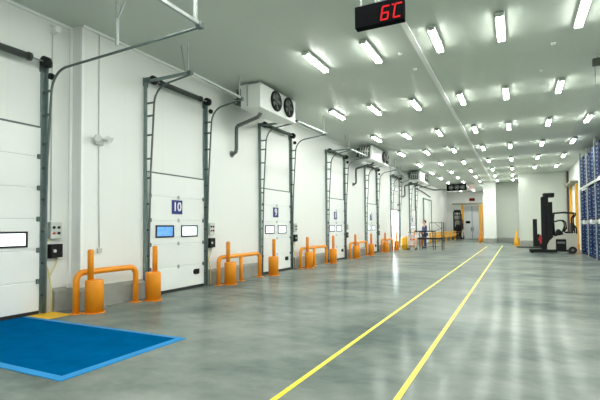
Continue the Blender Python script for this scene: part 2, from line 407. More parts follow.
# twin-head emergency light with its drop cable
t = thing('emergency_light', 'white twin headed emergency light on the wall left of door 10', 'light', (0, 6.22, 3.4))
MB().box(0, .07, -.09, .09, -.08, .08, .01).build('case', 'box_grey', t)
for s in (-1, 1): MB().tube([(.06, s*.06, .04), (.13, s*.13, .06), (.19, s*.15, .02)], [.03, .05, .075], 14).build('lamp_head', 'trim', t)
c = MB(); c.tube([(.015, 0, 5.62), (.015, 0, 3.49)], .009, 8); c.tube([(.015, 0, 3.31), (.015, .03, 1.2)], .009, 8)
tag(c.build('drop_cable', 'box_grey', None, (0, 6.22, 0)), 'thin grey cable down the wall through the emergency light', 'cable')
t = thing('pull_switch', 'small grey box at the end of the emergency light cable', 'switch', (0, 6.25, 1.1))
MB().box(0, .05, -.05, .05, 0, .09, .008).build('case', 'box_grey', t)
t = thing('wall_sensor', 'small white sensor at the ceiling edge above the nearest door', 'sensor', (REC, 5.42, 5.42))
MB().box(0, .05, -.06, .06, -.02, .14, .01).build('mount', 'trim', t); MB().tube([(.05, 0, .05), (.2, .0, .03)], .06, 14).build('lens_hood', 'trim', t)
c = MB(); c.tube([(REC+.012, 5.42, 5.40), (REC+.012, 5.42, 1.75)], .01, 8)
tag(c.build('sensor_cable', 'box_grey'), 'thin grey cable dropping from the small white ceiling sensor', 'cable')

# ------------------------------------------------------------------ orange bollards and guard rails
def make_bollard(name='bollard'):
    t = thing(name, '', 'bollard')
    MB().tube([(0, 0, 0), (0, 0, .015)], .195, 28).build('foot_plate', 'orange', t)
    MB().lathe([(.165, .015), (.165, .60), (.155, .618), (.13, .625)], 28).build('sleeve', 'orange', t)
    return t
def add_pole(t, dy): 
    return MB().lathe([(.056, .60), (.056, 1.17), (.048, 1.19), (.02, 1.2)], 18, (-.02, dy, 0)).build('pole', 'orange', t)
BOL = [(.52, 5.74, -.07, 'orange bollard beside the blue deck at the near end of the first rail'),
       (.5, 7.26, .07, 'orange bollard in front of the left edge of door 10'),
       (.52, 10.14, -.07, 'orange bollard to the right of door 10 before the second rail'),
       (.5, 12.6, .07, 'orange bollard in front of the left edge of door 9'),
       (.5, 15.35, -.07, 'orange bollard to the right of door 9 before the third rail'),
       (.5, 17.85, .07, 'orange bollard in front of the left edge of door 8'),
       (.5, 20.95, -.07, 'orange bollard to the right of door 8 before its rail'),
       (.5, 23.45, .07, 'orange bollard in front of the left edge of door 7'),
       (.5, 26.5, -.07, 'orange bollard to the right of door 7 before its rail'),
       (.5, 29.1, .07, 'orange bollard in front of the bright open doorway'),
       (.5, 34.9, .07, 'orange bollard left of the farthest dock door, behind the bench'),
       (.5, 38.2, -.07, 'orange bollard right of the farthest dock door, behind the bench'),
       (4.62, 44.8, 0, 'orange bollard at the foot of the white wall pier')]
pl = make_bollard(); pole_l = {}
for i, (x, y, dy, lab) in enumerate(BOL):
    o = pl if i == 0 else copy_tree(pl)
    o.location = (x, y, 0); o['label'] = lab; o['group'] = 'orange bollards along the docks'
meshes = {}
for o in [q for q in col.objects if q.get('category') == 'bollard']:
    dy = [b_[2] for b_ in BOL if b_[3] == o['label']][0]
    if dy not in meshes: meshes[dy] = add_pole(o, dy)
    else:
        c = meshes[dy].copy(); col.objects.link(c); c.parent = o
t = thing('safety_cone', 'lone amber cone shaped marker in front of the plain end wall', 'cone', (7.7, 38.0, 0))
MB().box(-.24, .24, -.24, .24, 0, .03, .01).build('base', 'yellow_post', t)
MB().lathe([(.22, .03), (.19, .30), (.155, .56), (.075, .72), (.055, 1.12), (.04, 1.16)], 24).build('cone', 'yellow_post', t)
def guard_rail(X, y0, y1, legs, label, h=.76):
    t = thing('guard_rail', label, 'guard rail', (X, y0, 0), 0, 'orange guard rails between the dock doors')
    L = y1-y0; r_ = .058; q = .16; pts = [(0, 0, .012)]
    pts.append((0, 0, h-q))
    for k in range(1, 7):
        a = k/6*math.pi/2; pts.append((0, q*(1-math.cos(a)), h-q+q*math.sin(a)))
    for k in range(0, 7):
        a = k/6*math.pi/2; pts.append((0, L-q+q*math.sin(a), h-q+q*math.cos(a)))
    pts.append((0, L, .012))
    MB().tube(pts, r_, 14).build('bent_tube', 'orange', t)
    for yl in legs: MB().tube([(0, yl-y0, .012), (0, yl-y0, h-.02)], r_*.95, 14).build('middle_leg', 'orange', t)
    for yl in (y0, y1, *legs): MB().box(-.1, .1, yl-y0-.1, yl-y0+.1, 0, .014, .004).build('foot_plate', 'orange', t)
    return t
guard_rail(.32, 5.50, 6.93, [], 'bent orange guard rail between the blue deck and door 10')
guard_rail(.32, 9.87, 12.02, [10.97], 'three legged orange guard rail between door 10 and door 9')
guard_rail(.32, 15.0, 17.5, [16.25], 'three legged orange guard rail between door 9 and door 8')
guard_rail(.32, 20.55, 23.2, [21.9], 'three legged orange guard rail between door 8 and door 7')
guard_rail(.32, 26.2, 28.8, [27.5], 'three legged orange guard rail left of the open doorway')
guard_rail(.32, 32.3, 34.6, [33.4], 'three legged orange guard rail behind the person')
# long yellow barrier towards the far wall
t = thing('barrier', 'long amber yellow crash barrier running towards the far wall', 'barrier', (.75, 40.5, 0))
ang = math.atan2(.85, 12.0)
for k in range(6):
    MB().box(-.06, .06, -.06+k*2.2, .06+k*2.2, 0, .95, .01).build('post', 'yellow_post', t)
MB().prism([(.06, .42), (.12, .48), (.08, .60), (.12, .72), (.06, .78)], 'y', -.2, 11.3).build('beam', 'yellow_post', t)
MB().prism([(.06, .84), (.10, .86), (.10, .98), (.06, 1.0)], 'y', -.2, 11.3).build('top_rail', 'yellow_post', t)
t.rotation_euler.z = -ang

# ------------------------------------------------------------------ blue dock leveller and floor markings
t = thing('dock_leveller', 'blue steel dock leveller deck sunk in the floor at the nearest door', 'dock leveller', (0, 0, 0))
MB().box(-.28, 3.30, 3.13, 4.86, 0, .012, .004).build('deck_plate', 'deck', t)
e = MB(); e.box(-.28, 3.43, 3.02, 3.125, 0, .010); e.box(-.28, 3.43, 4.865, 4.95, 0, .010); e.box(3.305, 3.43, 3.125, 4.865, 0, .010)
e.build('edge_frame', 'deck_edge', t)
g = MB(); g.box(-.28, 3.30, 4.853, 4.866, .0, .0135); g.build('gap_seal', 'rubber', t)
tag(MB().box(-.31, .30, 4.96, 5.43, 0, .012, .004).build('floor_plate', 'yellow'), 'flat yellow plate on the floor beside the blue deck', 'floor plate')
tag(MB().box(5.657, 5.713, 1.0, 36.0, 0, .004).build('floor_line', 'line'), 'left of the two long yellow lines painted on the floor', 'floor line', 'yellow walkway lines')
tag(MB().box(6.682, 6.738, 1.0, 38.0, 0, .004).build('floor_line', 'line'), 'right of the two long yellow lines painted on the floor', 'floor line', 'yellow walkway lines')

# ------------------------------------------------------------------ ceiling lights
LX = [2.05, 3.42, 4.81, 6.25, 7.52, 8.93, 10.23]
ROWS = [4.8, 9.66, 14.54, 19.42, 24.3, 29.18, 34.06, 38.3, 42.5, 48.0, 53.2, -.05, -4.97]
def make_light():
    t = thing('strip_light', '', 'ceiling light')
    L = .62
    hs = MB(); hs.box(-.085, .085, -L, L, -.075, -.02, .008); hs.box(-.03, .03, -.4, -.32, -.02, 0); hs.box(-.03, .03, .32, .4, -.02, 0)
    hs.build('housing', 'lamp_case', t)
    for s in (-1, 1):
        MB().box(-.08, .08, s*(L+.015)-.015, s*(L+.015)+.015, -.122, -.04, .012).build('end_cap', 'lamp_end', t)
        MB().tube([(s*.042, -L, -.1), (s*.042, L, -.1)], .022, 10).build('tube', 'tube', t)
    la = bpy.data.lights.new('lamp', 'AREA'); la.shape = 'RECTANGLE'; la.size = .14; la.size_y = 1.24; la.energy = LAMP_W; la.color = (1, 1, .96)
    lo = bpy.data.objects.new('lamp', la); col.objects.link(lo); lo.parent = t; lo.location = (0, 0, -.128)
    return t
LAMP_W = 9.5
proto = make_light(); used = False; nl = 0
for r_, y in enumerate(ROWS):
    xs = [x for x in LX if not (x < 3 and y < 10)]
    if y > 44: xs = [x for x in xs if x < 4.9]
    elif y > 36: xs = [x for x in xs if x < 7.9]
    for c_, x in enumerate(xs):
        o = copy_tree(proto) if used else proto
        used = True
        o.location = (x, y, H)
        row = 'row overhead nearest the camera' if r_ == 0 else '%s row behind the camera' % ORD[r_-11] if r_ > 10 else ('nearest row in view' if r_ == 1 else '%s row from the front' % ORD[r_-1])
        o['label'] = 'twin tube strip light, %s from the left in the %s' % (ORD[c_], row)
        o['group'] = 'strip lights in rows on the ceiling'; nl += 1
tag(MB().box(-.055, .055, 3.5, 44.4, -.03, 0).build('cable_trunking', 'trim', None, (5.78, 0, H)), 'long pale cable trunking strip running down the ceiling', 'trunking')
for i, (x, y, lab) in enumerate(((5.35, 10.2, 'small round ceiling detector left of the trunking, nearest of two'), (5.45, 11.4, 'small round ceiling detector left of the trunking, farther of two'),
                                 (8.55, 11.2, 'small round ceiling detector near the right edge, nearest of two'), (8.4, 13.0, 'small round ceiling detector near the right edge, farther of two'), (9.3, 33.6, 'dark round ceiling detector in front of the plain end wall'))):
    o = MB(); o.lathe([(.02, -.05), (.04, -.042), (.05, -.02), (.05, 0)], 18)
    tag(o.build('smoke_detector', 'cap' if i == 4 else 'trim', None, (x, y, H)), lab, 'detector', 'ceiling detectors')

# ------------------------------------------------------------------ red LED temperature display hung from the ceiling
t = thing('temperature_display', 'black hanging display with red digits 6C', 'display', (5.675, 6.0, 4.475))
MB().box(0, .71, 0, .13, 0, .32, .008).build('case', 'disp', t)
def seg7(x, z, w, h, segs, th=.022):
    b = MB(); m_ = z+h/2; sk = .03
    S = {'a': ((x, z+h), (x+w, z+h)), 'd': ((x, z), (x+w, z)), 'g': ((x, m_), (x+w, m_)), 'f': ((x, m_), (x, z+h)), 'e': ((x, z), (x, m_)), 'b': ((x+w, m_), (x+w, z+h)), 'c': ((x+w, z), (x+w, m_)),
         't': ((x-.05, z+h), (x-.02, z+h))}
    def k(p): return (p[0]+sk*(p[1]-z)/h, -.006, p[1])
    for s in segs: b.bar(k(S[s][0]), k(S[s][1]), th, .008, up=(0, 1, 0))
    return b
seg7(.39, .045, .095, .185, 'afgedc').build('digit', 'led', t)
seg7(.57, .045, .095, .185, 'tafed').build('letter', 'led', t)
for x in (.08, .30, .36, .58): MB().box(x-.008, x+.008, .055, .071, .32, H-4.475).build('hanging_rod', 'galv', t)
t = thing('hanging_box', 'dark green box hung under the ceiling at the right edge', 'hanging box', (9.43, 12.3, 5.38))
MB().box(0, .8, 0, .12, 0, .17, .008).build('case', 'green_box', t)
for x in (.1, .7): MB().box(x-.008, x+.008, .05, .066, .17, H-5.40).build('hanging_rod', 'galv', t)
MB().tube([(.05, .06, 0), (.05, .06, -.42)], .007, 8).build('pull_cord', 'cap', t)

# ------------------------------------------------------------------ ceiling coolers
def cooler(label, X, Y, L, fans, rot=0, depth=.64, z0=4.93, z1=5.60, fan_r=.27, case='cooler', open_end=False):
    t = thing('unit_cooler', label, 'cooler', (X, Y, z0), rot, 'ceiling hung unit coolers')
    hgt = z1-z0
    # case open towards the wall side with sloped drip tray
    MB().prism([(.0, .06), (.0, hgt), (depth, hgt), (depth, .0)], 'y', 0, L).build('case', case, t)
    MB().prism([(-.02, .03), (-.02, .055), (depth+.03, -.005), (depth+.03, -.035)], 'y', -.03, L+.03).build('drip_tray', 'cooler', t)
    MB().box(-.22, -.003, .1, L-.1, .16, hgt-.05).build('rear_coil', 'cooler_dark', t)
    pp = MB()
    for k in range(3): pp.tube([(-.25, .04, .2+.13*k), (-.25, .55, .24+.13*k)], .022, 8)
    pp.build('coil_pipe', 'cooler_dark', t)
    if open_end:
        oe = MB(); oe.box(.0, depth-.12, -.16, -.002, .06, hgt-.02)
        oe.build('valve_bay', 'cooler_dark', t)
        vp = MB()
        for k in range(4): vp.tube([(.04+.13*k, -.19, .10), (.04+.13*k, -.19, .30+.05*k), (.10+.13*k, -.19, hgt-.08)], .022, 8)
        vp.tube([(.0, -.2, .42), (depth-.14, -.2, .36)], .025, 8)
        vp.build('valve_pipe', 'box_grey', t)
    for fy in fans:
        fz = hgt*.53
        rg = MB()
        n = 24
        pts = [(depth+.035, fy+math.cos(a)*fan_r, fz+math.sin(a)*fan_r) for a in [2*math.pi*k/n for k in range(n+1)]]
        rg.tube(pts, .035, 8)
        ring = rg.build('fan_ring', 'black_metal', t)
        MB().tube([(depth, fy, fz), (depth+.012, fy, fz)], fan_r, 24).build('fan_opening', 'disp', t)
        bl = MB()
        for k in range(5):
            a = 2*math.pi*k/5
            v = [(depth+.03, .05, -.03), (depth+.05, .22, -.075), (depth+.02, .23, .075), (depth+.02, .05, .03)]
            vv = [bl.bm.verts.new((x, fy+y*math.cos(a)-z*math.sin(a), fz+y*math.sin(a)+z*math.cos(a))) for x, y, z in v]
            v2 = [bl.bm.verts.new(q.co + Vector((.006, 0, 0))) for q in vv]
            bl.bm.faces.new(vv); bl.bm.faces.new(list(reversed(v2)))
            for i in range(4): bl.bm.faces.new((vv[i], vv[(i+1) % 4], v2[(i+1) % 4], v2[i]))
        bl.tube([(depth+.015, fy, fz), (depth+.075, fy, fz)], .06, 14)
        bl.build('fan_blade', 'cap', t)
        gd = MB()
        for q in (.10, .17, .235): gd.tube([(depth+.085, fy+math.cos(a)*q, fz+math.sin(a)*q) for a in [2*math.pi*k/20 for k in range(21)]], .004, 6)
        for k in range(4):
            a = math.pi*k/4; gd.tube([(depth+.08, fy-math.cos(a)*fan_r, fz-math.sin(a)*fan_r), (depth+.08, fy+math.cos(a)*fan_r, fz+math.sin(a)*fan_r)], .005, 6)
        gd.build('fan_guard', 'track_dark', t)
    for y in (.12, L-.12):
        for x in (.08, depth-.08):
            MB().box(x-.02, x+.02, y-.02, y+.02, hgt, H-z0).build('hanger', 'galv', t)
    MB().bar((depth*.35, -.018, .05), (depth*.35, -.018, hgt+.02), .03, .03).build('end_bracket', 'galv', t)
    return t
cooler('white ceiling cooler with two black fans between doors 10 and 9, nearest', .82, 10.25, 2.13, (.85, 1.62))
cooler('second white ceiling cooler from the front, between doors 8 and 7', .78, 20.9, 2.85, (2.0, 2.6), open_end=True)
cooler('third white ceiling cooler, beyond the raised open door', .86, 32.2, 3.0, (2.1, 2.7), open_end=True)
cooler('far dark ceiling cooler facing down the hall before the back wall', 1.72, 44.9, 1.75, (.40, .95, 1.45), rot=-math.pi/2, fan_r=.22, case='disp')
def drain(label, Y, X1, zt=4.72):
    b = MB(); pts = [(X1, Y-.35, 4.84), (X1-.1, Y-.31, 4.76), (.26, Y-.03, 4.66), (.19, Y, 4.62), (.18, Y, 4.54), (.18, Y, 3.98), (.16, Y, 3.88), (.06, Y, 3.82), (.015, Y, 3.82)]
    b.tube(pts, .055, 12)
    t = tag(b.build('drain_pipe', 'lag'), label, 'pipe', 'lagged cooler drain pipes')
    cl = MB(); cl.tube([(.0005, Y, 3.82), (.025, Y, 3.82)], .1, 16); cl.build('wall_flange', 'cap', t); 
    return t
drain('grey lagged drain pipe under the nearest cooler', 10.95, 1.25)
drain('grey lagged drain pipe under the second cooler from the front', 21.95, 1.25)
drain('grey lagged drain pipe under the third cooler', 33.2, 1.25)
p = MB(); p.tube([(.12, 37.9, 5.15), (.35, 44.2, 5.15), (.5, 44.5, 5.13), (2.6, 44.5, 5.13), (2.8, 44.55, 5.2)], .06, 10)
tag(p.build('coolant_pipe', 'lag'), 'grey lagged pipe running along the wall to the far cooler', 'pipe')
p = MB(); p.tube([(.1, 37.9, 4.75), (.1, 40.0, 4.75), (.1, 41.0, 4.7), (.1, 44.6, 4.45)], .05, 10)
tag(p.build('wall_pipe', 'lag'), 'dark pipe high on the far part of the left wall', 'pipe')

# ------------------------------------------------------------------ reach truck (forks towards -X)
def make_reach_truck():
    t = thing('reach_truck', '', 'reach truck')
    W = .56
    # straddle legs and forks
    for s in (-1, 1):
        lg = MB(); lg.box(-1.25, .12, s*.52-.08, s*.52+.08, .05, .20, .02); lo = lg.build('straddle_leg', 'black_metal', t)
        MB().tube([(-1.12, s*.52-.06, .075), (-1.12, s*.52+.06, .075)], .075, 16).build('load_wheel', 'rubber', lo)
        fk = MB(); fk.prism([(-.66, .28), (-1.80, .30), (-1.86, .315), (-1.80, .335), (-.70, .345), (-.66, .8), (-.61, .8), (-.61, .28)], 'y', s*.25-.06, s*.25+.06)
        fk.build('fork', 'black_metal', t)
    MB().box(-.64, -.56, -.42, .42, .35, .46).box(-.64, -.56, -.42, .42, .72, .82).build('fork_carriage', 'black_metal', t)
    # nested mast
    for x0, x1, y, top, nm in ((-.60, -.40, .40, 3.22, 'outer_mast'), (-.43, -.25, .34, 3.38, 'inner_mast'), (-.28, -.06, .42, 2.9, 'base_mast')):
        m_ = MB()
        for s in (-1, 1):
            m_.box(x0, x1, s*y-.045, s*y+.045, .22, top, .008)
        for z in (.45, 1.35, 2.2, top-.12): m_.box(x0+.04, x1-.04, -y, y, z, z+.11)
        m_.build(nm, 'black_metal', t)
    c = MB()
    for s in (-.16, .16): c.tube([(-.36, s, .25), (-.36, s, 3.1)], .055, 12)
    c.tube([(-.5, 0, .3), (-.5, 0, 2.9)], .05, 12); c.build('lift_cylinder', 'rubber', t)
    MB().box(-.50, .06, -.36, .36, 3.18, 3.42, .03).build('mast_head', 'black_metal', t)
    h = MB(); h.tube([(-.20, -.2, 2.9), (-.08, -.2, 2.4), (-.12, -.2, 1.5), (-.16, -.2, .9)], .03, 8); h.tube([(-.20, .2, 2.9), (-.08, .2, 2.4), (-.12, .2, 1.5)], .03, 8); h.build('hose', 'rubber', t)
    MB().box(-.72, -.62, -.46, -.40, .55, 1.0).box(-.70, -.6, .36, .46, .9, 1.0).build('side_shift_rail', 'red', t)
    # body
    MB().prism([(-.36, .22), (-.35, .46), (-.26, .68), (-.10, .86), (.12, .98), (.5, 1.06), (.92, 1.12), (1.04, 1.12), (1.10, 1.02), (1.10, .26), (.95, .22)], 'y', -W, W).build('body', 'cream', t)
    MB().box(.06, .56, -W-.015, -W+.01, .14, .80, .02).build('battery_hatch', 'black_metal', t)
    MB().box(.12, .5, -W-.022, -W-.013, .55, .66).build('hatch_grip', 'cap', t)
    MB().box(-.10, 1.06, -W+.03, W-.03, .10, .24, .02).build('chassis', 'rubber', t)
    for x, r_ in ((.86, .2),):
        for s in (-1, 1):
            wv = MB(); wv.tube([(x, s*(W-.03)-.07, r_), (x, s*(W-.03)+.07, r_)], r_, 22); wo = wv.build('drive_wheel', 'rubber', t)
            MB().tube([(x, s*(W+.045), r_), (x, s*(W+.055), r_)], .07, 14).build('wheel_hub', 'cap', wo)
    # cab
    MB().box(.55, .95, -.3, .3, 1.12, 1.22, .03).build('seat_base', 'rubber', t)
    MB().box(.84, .96, -.26, .26, 1.2, 1.72, .05).build('backrest', 'rubber', t)
    cp = MB(); cp.prism([(.06, .95), (.14, 1.28), (.24, 1.36), (.40, 1.22), (.46, 1.06)], 'y', -.42, .42); cp.build('dashboard', 'black_metal', t)
    s_ = MB(); s_.tube([(.42, -.1, 1.25), (.50, -.1, 1.42)], .025, 8)
    s_.tube([(.50+.04*math.cos(a)*.5, -.1+.15*math.cos(a), 1.42+.15*math.sin(a)*.5) for a in [2*math.pi*k/16 for k in range(17)]], .016, 6); s_.build('steering_wheel', 'rubber', t)
    for s in (-1, 1):
        g = MB(); y = s*.46
        g.tube([(.0, y, 2.26), (.5, y, 2.30), (1.02, y, 2.24), (1.04, y, 2.16), (.93, y, 1.96), (.93, y, 1.62), (1.06, y, 1.42), (1.07, y, 1.1)], .04, 8)
        g.tube([(.02, y, 2.28), (-.02, y, 1.9), (.02, y, .98)], .035, 8)
        g.tube([(.04, y, 1.78), (.3, y, 1.86), (.46, y, 1.84), (.56, y, 1.74), (.60, y, 1.4), (.46, y, 1.2)], .035, 8)
        g.build('cab_frame', 'black_metal', t)
    r_ = MB()
    for x in (.02, .2, .38, .56, .74, .92): r_.bar((x, -.46, 2.28), (x, .46, 2.28), .05, .04)
    r_.build('overhead_guard', 'black_metal', t)
    return t
rt = make_reach_truck(); rt.location = (9.62, 28.9, 0)
rt['label'] = 'cream and black reach truck parked side on by the blue racking'; rt['group'] = 'reach trucks'
r2 = copy_tree(rt); r2.location = (1.55, 54.2, 0); r2.rotation_euler = (0, 0, math.pi/2)
r2['label'] = 'far black reach truck with its mast towards us beside the grey double door'

# pedestrian stacker behind the reach truck
t = thing('pallet_stacker', 'low dark pallet stacker with red trim behind the reach truck', 'pallet stacker', (9.02, 33.6, 0))
for s in (-1, 1):
    MB().prism([(-1.3, .06), (-1.34, .09), (-1.3, .12), (-.18, .14), (-.18, .06)], 'y', s*.2-.08, s*.2+.08).build('fork', 'black_metal', t)
    MB().box(-.30, -.06, s*.3-.06, s*.3+.06, .06, 2.0, .01).build('mast_upright', 'black_metal', t)
    MB().tube([(.25, s*.28-.05, .09), (.25, s*.28+.05, .09)], .09, 16).build('wheel', 'rubber', t)
MB().box(-.2, -.1, -.3, .3, 1.86, 1.98).box(-.2, -.1, -.3, .3, 1.0, 1.08).build('mast_crossbar', 'black_metal', t)
MB().tube([(-.15, 0, .1), (-.15, 0, 1.86)], .05, 12).build('lift_cylinder', 'rubber', t)
MB().prism([(-.06, .08), (-.06, .95), (.02, 1.0), (.28, .86), (.42, .55), (.42, .08)], 'y', -.36, .36).build('body', 'black_metal', t)
MB().box(.0, .34, -.367, .367, .55, .75).build('side_panel', 'red', t)
MB().tube([(.32, 0, .75), (.52, 0, 1.15), (.58, -.16, 1.2)], .025, 8).tube([(.52, 0, 1.15), (.58, .16, 1.2)], .025, 8).build('tiller', 'rubber', t)

# ------------------------------------------------------------------ pallet racking with blue crates
RX = 10.97; RD = 1.05
PY = [21.35, 23.93, 26.51, 29.09]
LV = [(.0, 'floor'), (1.84, 'middle'), (3.68, 'top')]
t = thing('pallet_rack', 'tall galvanised pallet rack along the right wall full of blue crates', 'pallet rack', (RX, PY[0], 0))
for y in PY:
    y -= PY[0]
    f = MB()
    for x in (0.0, RD-.09): f.box(x, x+.09, y-.045, y+.045, .01, 5.62)
    f.build('upright_frame', 'galv', t)
    br = MB(); z = .2; k = 0
    while z < 5.0:
        a, b_ = (.045, RD-.045) if k % 2 == 0 else (RD-.045, .045)
        br.bar((a, y, z), (b_, y, z+.62), .03, .03); z += .62; k += 1
    br.build('bracing', 'galv', t)
    MB().box(-.04, RD+.04, y-.08, y+.08, 0, .012).build('base_plate', 'galv', t)
for i in range(3):
    ya, yb = PY[i]-PY[0]+.045, PY[i+1]-PY[0]-.045
    for z in (1.70, 3.54):
        for x in (.0, RD-.06): MB().box(x, x+.05, ya, yb, z, z+.12, .004).build('beam', 'galv', t)
        for yy in ((ya+1.25,) if z < 2 or i == 0 else ()):
            MB().box(-.012, 0, yy-.33, yy+.33, z-.02, z+.15, .002).build('location_plate', 'white', t)
def make_crate():
    b = MB(); w_, d_, h_ = 1.14, .78, .186; th = .02
    # open tray with rim and ribs; local: x depth, y width
    b.box(0, d_, 0, w_, 0, .02)
    b.box(0, th, 0, w_, .02, h_); b.box(d_-th, d_, 0, w_, .02, h_); b.box(th, d_-th, 0, th, .02, h_); b.box(th, d_-th, w_-th, w_, .02, h_)
    b.box(-.014, 0, 0, w_, h_-.032, h_); b.box(-.014, 0, 0, w_, 0, .02)
    for k in range(6): y = .02 + k*(w_-.06)/5; b.box(-.014, 0, y, y+.02, .02, h_-.032)
    b.slot(1); b.box(-.02, -.0, w_/2-.2, w_/2+.2, .08, .125, .006)
    return b.build('crate', ['crate', 'crate_mark'])
def make_pallet():
    b = MB(); w_, d_ = 1.2, .86
    for k in range(3): b.box(0, d_, k*.53, k*.53+.14, 0, .09)
    b.box(0, d_, 0, w_, .09, .125)
    return b.build('pallet', 'pallet')
cr0 = make_crate(); pa0 = make_pallet(); first = True
SN = ['nearest', 'second nearest', 'third nearest', 'third farthest', 'second farthest', 'farthest']
for i in range(3):
    for j in range(2):
        s_i = i*2+j; y0 = PY[i]+.07+j*1.235
        for z, ln in LV:
            zz = z + (.0 if z == 0 else -.02)
            P_ = pa0 if first else pa0.copy()
            if not first: col.objects.link(P_)
            P_.location = (RX+.03, y0, zz)
            tag(P_, 'dark blue pallet under the %s crate stack of the %s rack level' % (SN[s_i], ln), 'pallet', 'pallets in the rack')
            n = 8 if z < 3 else (8 if s_i % 3 else 7)
            for k in range(n):
                Cc = cr0 if first else cr0.copy()
                if not first: col.objects.link(Cc)
                first = False
                Cc.location = (RX+.05+random.uniform(-.012, .012), y0+.03+random.uniform(-.012, .012), zz+.126+k*.187)
                tag(Cc, 'blue crate, %s from the bottom in the %s stack on the %s rack level' % (ORD[k], SN[s_i], ln), 'crate', 'blue crates stacked in the rack')
o = thing('rack_guard', 'yellow rack corner guard at the far foot of the racking', 'rack guard', (10.72, 30.05, 0))
MB().box(-.18, .02, -.2, -.19+.02, 0, .55, .004).box(-.18, -.16, -.2, .15, 0, .55, .004).build('angle', 'yellow_post', o); MB().box(-.22, .06, -.24, .19, 0, .012).build('foot_plate', 'yellow_post', o)

# ------------------------------------------------------------------ yellow door portals
def post(X, Y, h, lab, w_=.2):
    t = thing('guard_post', lab, 'guard post', (X, Y, 0), 0, 'tall yellow guard posts at the far doors')
    MB().box(-w_/2, w_/2, -w_/2, w_/2, .35, h, .012).build('column', 'yellow_post', t)
    MB().box(-w_/2-.02, w_/2+.02, -w_/2-.1, w_/2+.1, 0, .36, .01).build('base_sleeve', 'orange', t)
post(11.25, 33.4, 4.25, 'tall yellow guard post on the right wall, nearer of two', .15)
post(11.25, 36.7, 4.3, 'tall yellow guard post on the right wall, farther of two', .15)
tag(MB().box(10.9, 11.34, 33.2, 36.9, 4.32, 4.46, .01).build('door_canopy', 'beige'), 'beige canopy over the yellow posts on the right wall', 'canopy')
d = bpy.data.objects.new('door_9', None); col.objects.link(d); d.location = (11.35, 33.7, 0); struct(d, 'white sliding door between the yellow posts of the right wall', 'door')
MB().box(-.07, -.005, 0, 2.4, 0, 4.0, .01).build('door_leaf', 'door', d)
post(1.86, 56.5, 4.1, 'tall yellow guard post left of the grey double door', .22)
post(4.55, 46.0, 3.6, 'tall yellow guard post beside the wall pier, nearest of two')
post(4.62, 49.6, 3.9, 'tall yellow guard post beside the wall pier, farthest of two', .24)
tag(MB().box(.75, 4.2, 55.6, 56.3, 4.1, 4.3, .02).build('door_canopy', 'beige'), 'beige canopy over the far grey double door', 'canopy')
t_ = MB().box(2.15, 2.25, 56.3, 57.0, 4.12, 4.28)
o = t_.build('canopy_arm', 'beige'); tag(o, 'beige arm carrying the canopy over the far double door', 'bracket')
d = bpy.data.objects.new('door_10', None); col.objects.link(d); d.location = (2.05, YB, 0); struct(d, 'far grey double door under the beige canopy', 'door')
for k in range(2):
    lf = MB().box(k*.86, k*.86+.83, -.07, -.005, .02, 3.95, .01).build('door_leaf', 'grey_door', d)
    MB().box(k*.86+(.70 if k == 0 else .07), k*.86+(.76 if k == 0 else .13), -.1, -.07, .9, 1.4, .01).build('push_handle', 'black_metal', lf)
MB().box(.12, .62, -.085, -.07, 1.85, 2.15, .004).build('notice_plate', 'disp', d)
MB().box(.825, .865, -.10, -.005, .02, 3.95).build('meeting_seal', 'rubber', d)
t = thing('door_display', 'small black display with red digits above the far double door', 'display', (2.62, YB-.12, 4.58))
MB().box(0, .62, 0, .12, 0, .34, .01).build('case', 'disp', t)
for k in range(2): seg7(.17+.18*k, .08, .10, .18, 'afgedc' if k == 0 else 'afed', .03).build('digit', 'led', t)
t = thing('hanging_board', 'pale pink board hung from the ceiling beside the far cooler', 'board', (3.62, 45.0, 5.05))
MB().box(0, .55, 0, .06, 0, .5, .01).build('board', 'pale_pink', t)
for x in (.08, .47): MB().box(x-.01, x+.01, .02, .04, .5, H-5.05).build('hanging_rod', 'galv', t)

# ------------------------------------------------------------------ work bench, trolley, drum
t = thing('work_bench', 'dark tube framed packing bench with shelf, standing before the open doorway', 'bench', (1.95, 29.6, 0))
for x in (0, .85, 1.42):
    for y in (0, .8):
        hh = 1.82 if x > 1 else (1.24 if x > .5 or y > 0 else 1.24)
        MB().tube([(x, y, .0), (x, y, hh)], .028, 10).build('leg', 'black_metal', t)
MB().box(-.16, 1.47, -.05, .85, .70, .80, .01).build('bench_top', 'black_metal', t)
MB().box(-.42, .92, .42, .86, 1.20, 1.27, .008).build('upper_shelf', 'black_metal', t)
b = MB(); b.tube([(.5, .8, 1.80), (1.42, .8, 1.80), (1.42, 0, 1.80)], .02, 8); b.tube([(.5, .8, 1.27), (.5, .8, 1.80)], .02, 8); b.tube([(.85, .8, 1.24), (1.42, .8, 1.5)], .014, 8)
b.tube([(.85, .8, 1.8), (1.42, .8, 1.24)], .014, 8); b.tube([(0, .8, .2), (1.42, .8, .2)], .016, 8); b.tube([(-.40, .8, 1.2), (-.02, .8, .75)], .016, 8); b.build('frame_rail', 'track_dark', t)
t = thing('hand_trolley', 'white framed trolley with castors beside the dark packing bench', 'trolley', (1.22, 29.3, 0))
for x in (0, .5):
    for y in (0, .45):
        l_ = MB().tube([(x, y, .12), (x, y, 1.15)], .026, 10).build('upright', 'white', t)
        MB().tube([(x-.025, y, .065), (x+.025, y, .065)], .065, 14).build('castor', 'rubber', t)
for z in (.32, .78): MB().box(-.03, .53, -.03, .48, z, z+.03, .005).build('shelf', 'white', t)
MB().tube([(0, 0, 1.15), (.5, 0, 1.15)], .022, 8).tube([(0, .45, 1.15), (.5, .45, 1.15)], .022, 8).build('handle', 'cap', t)
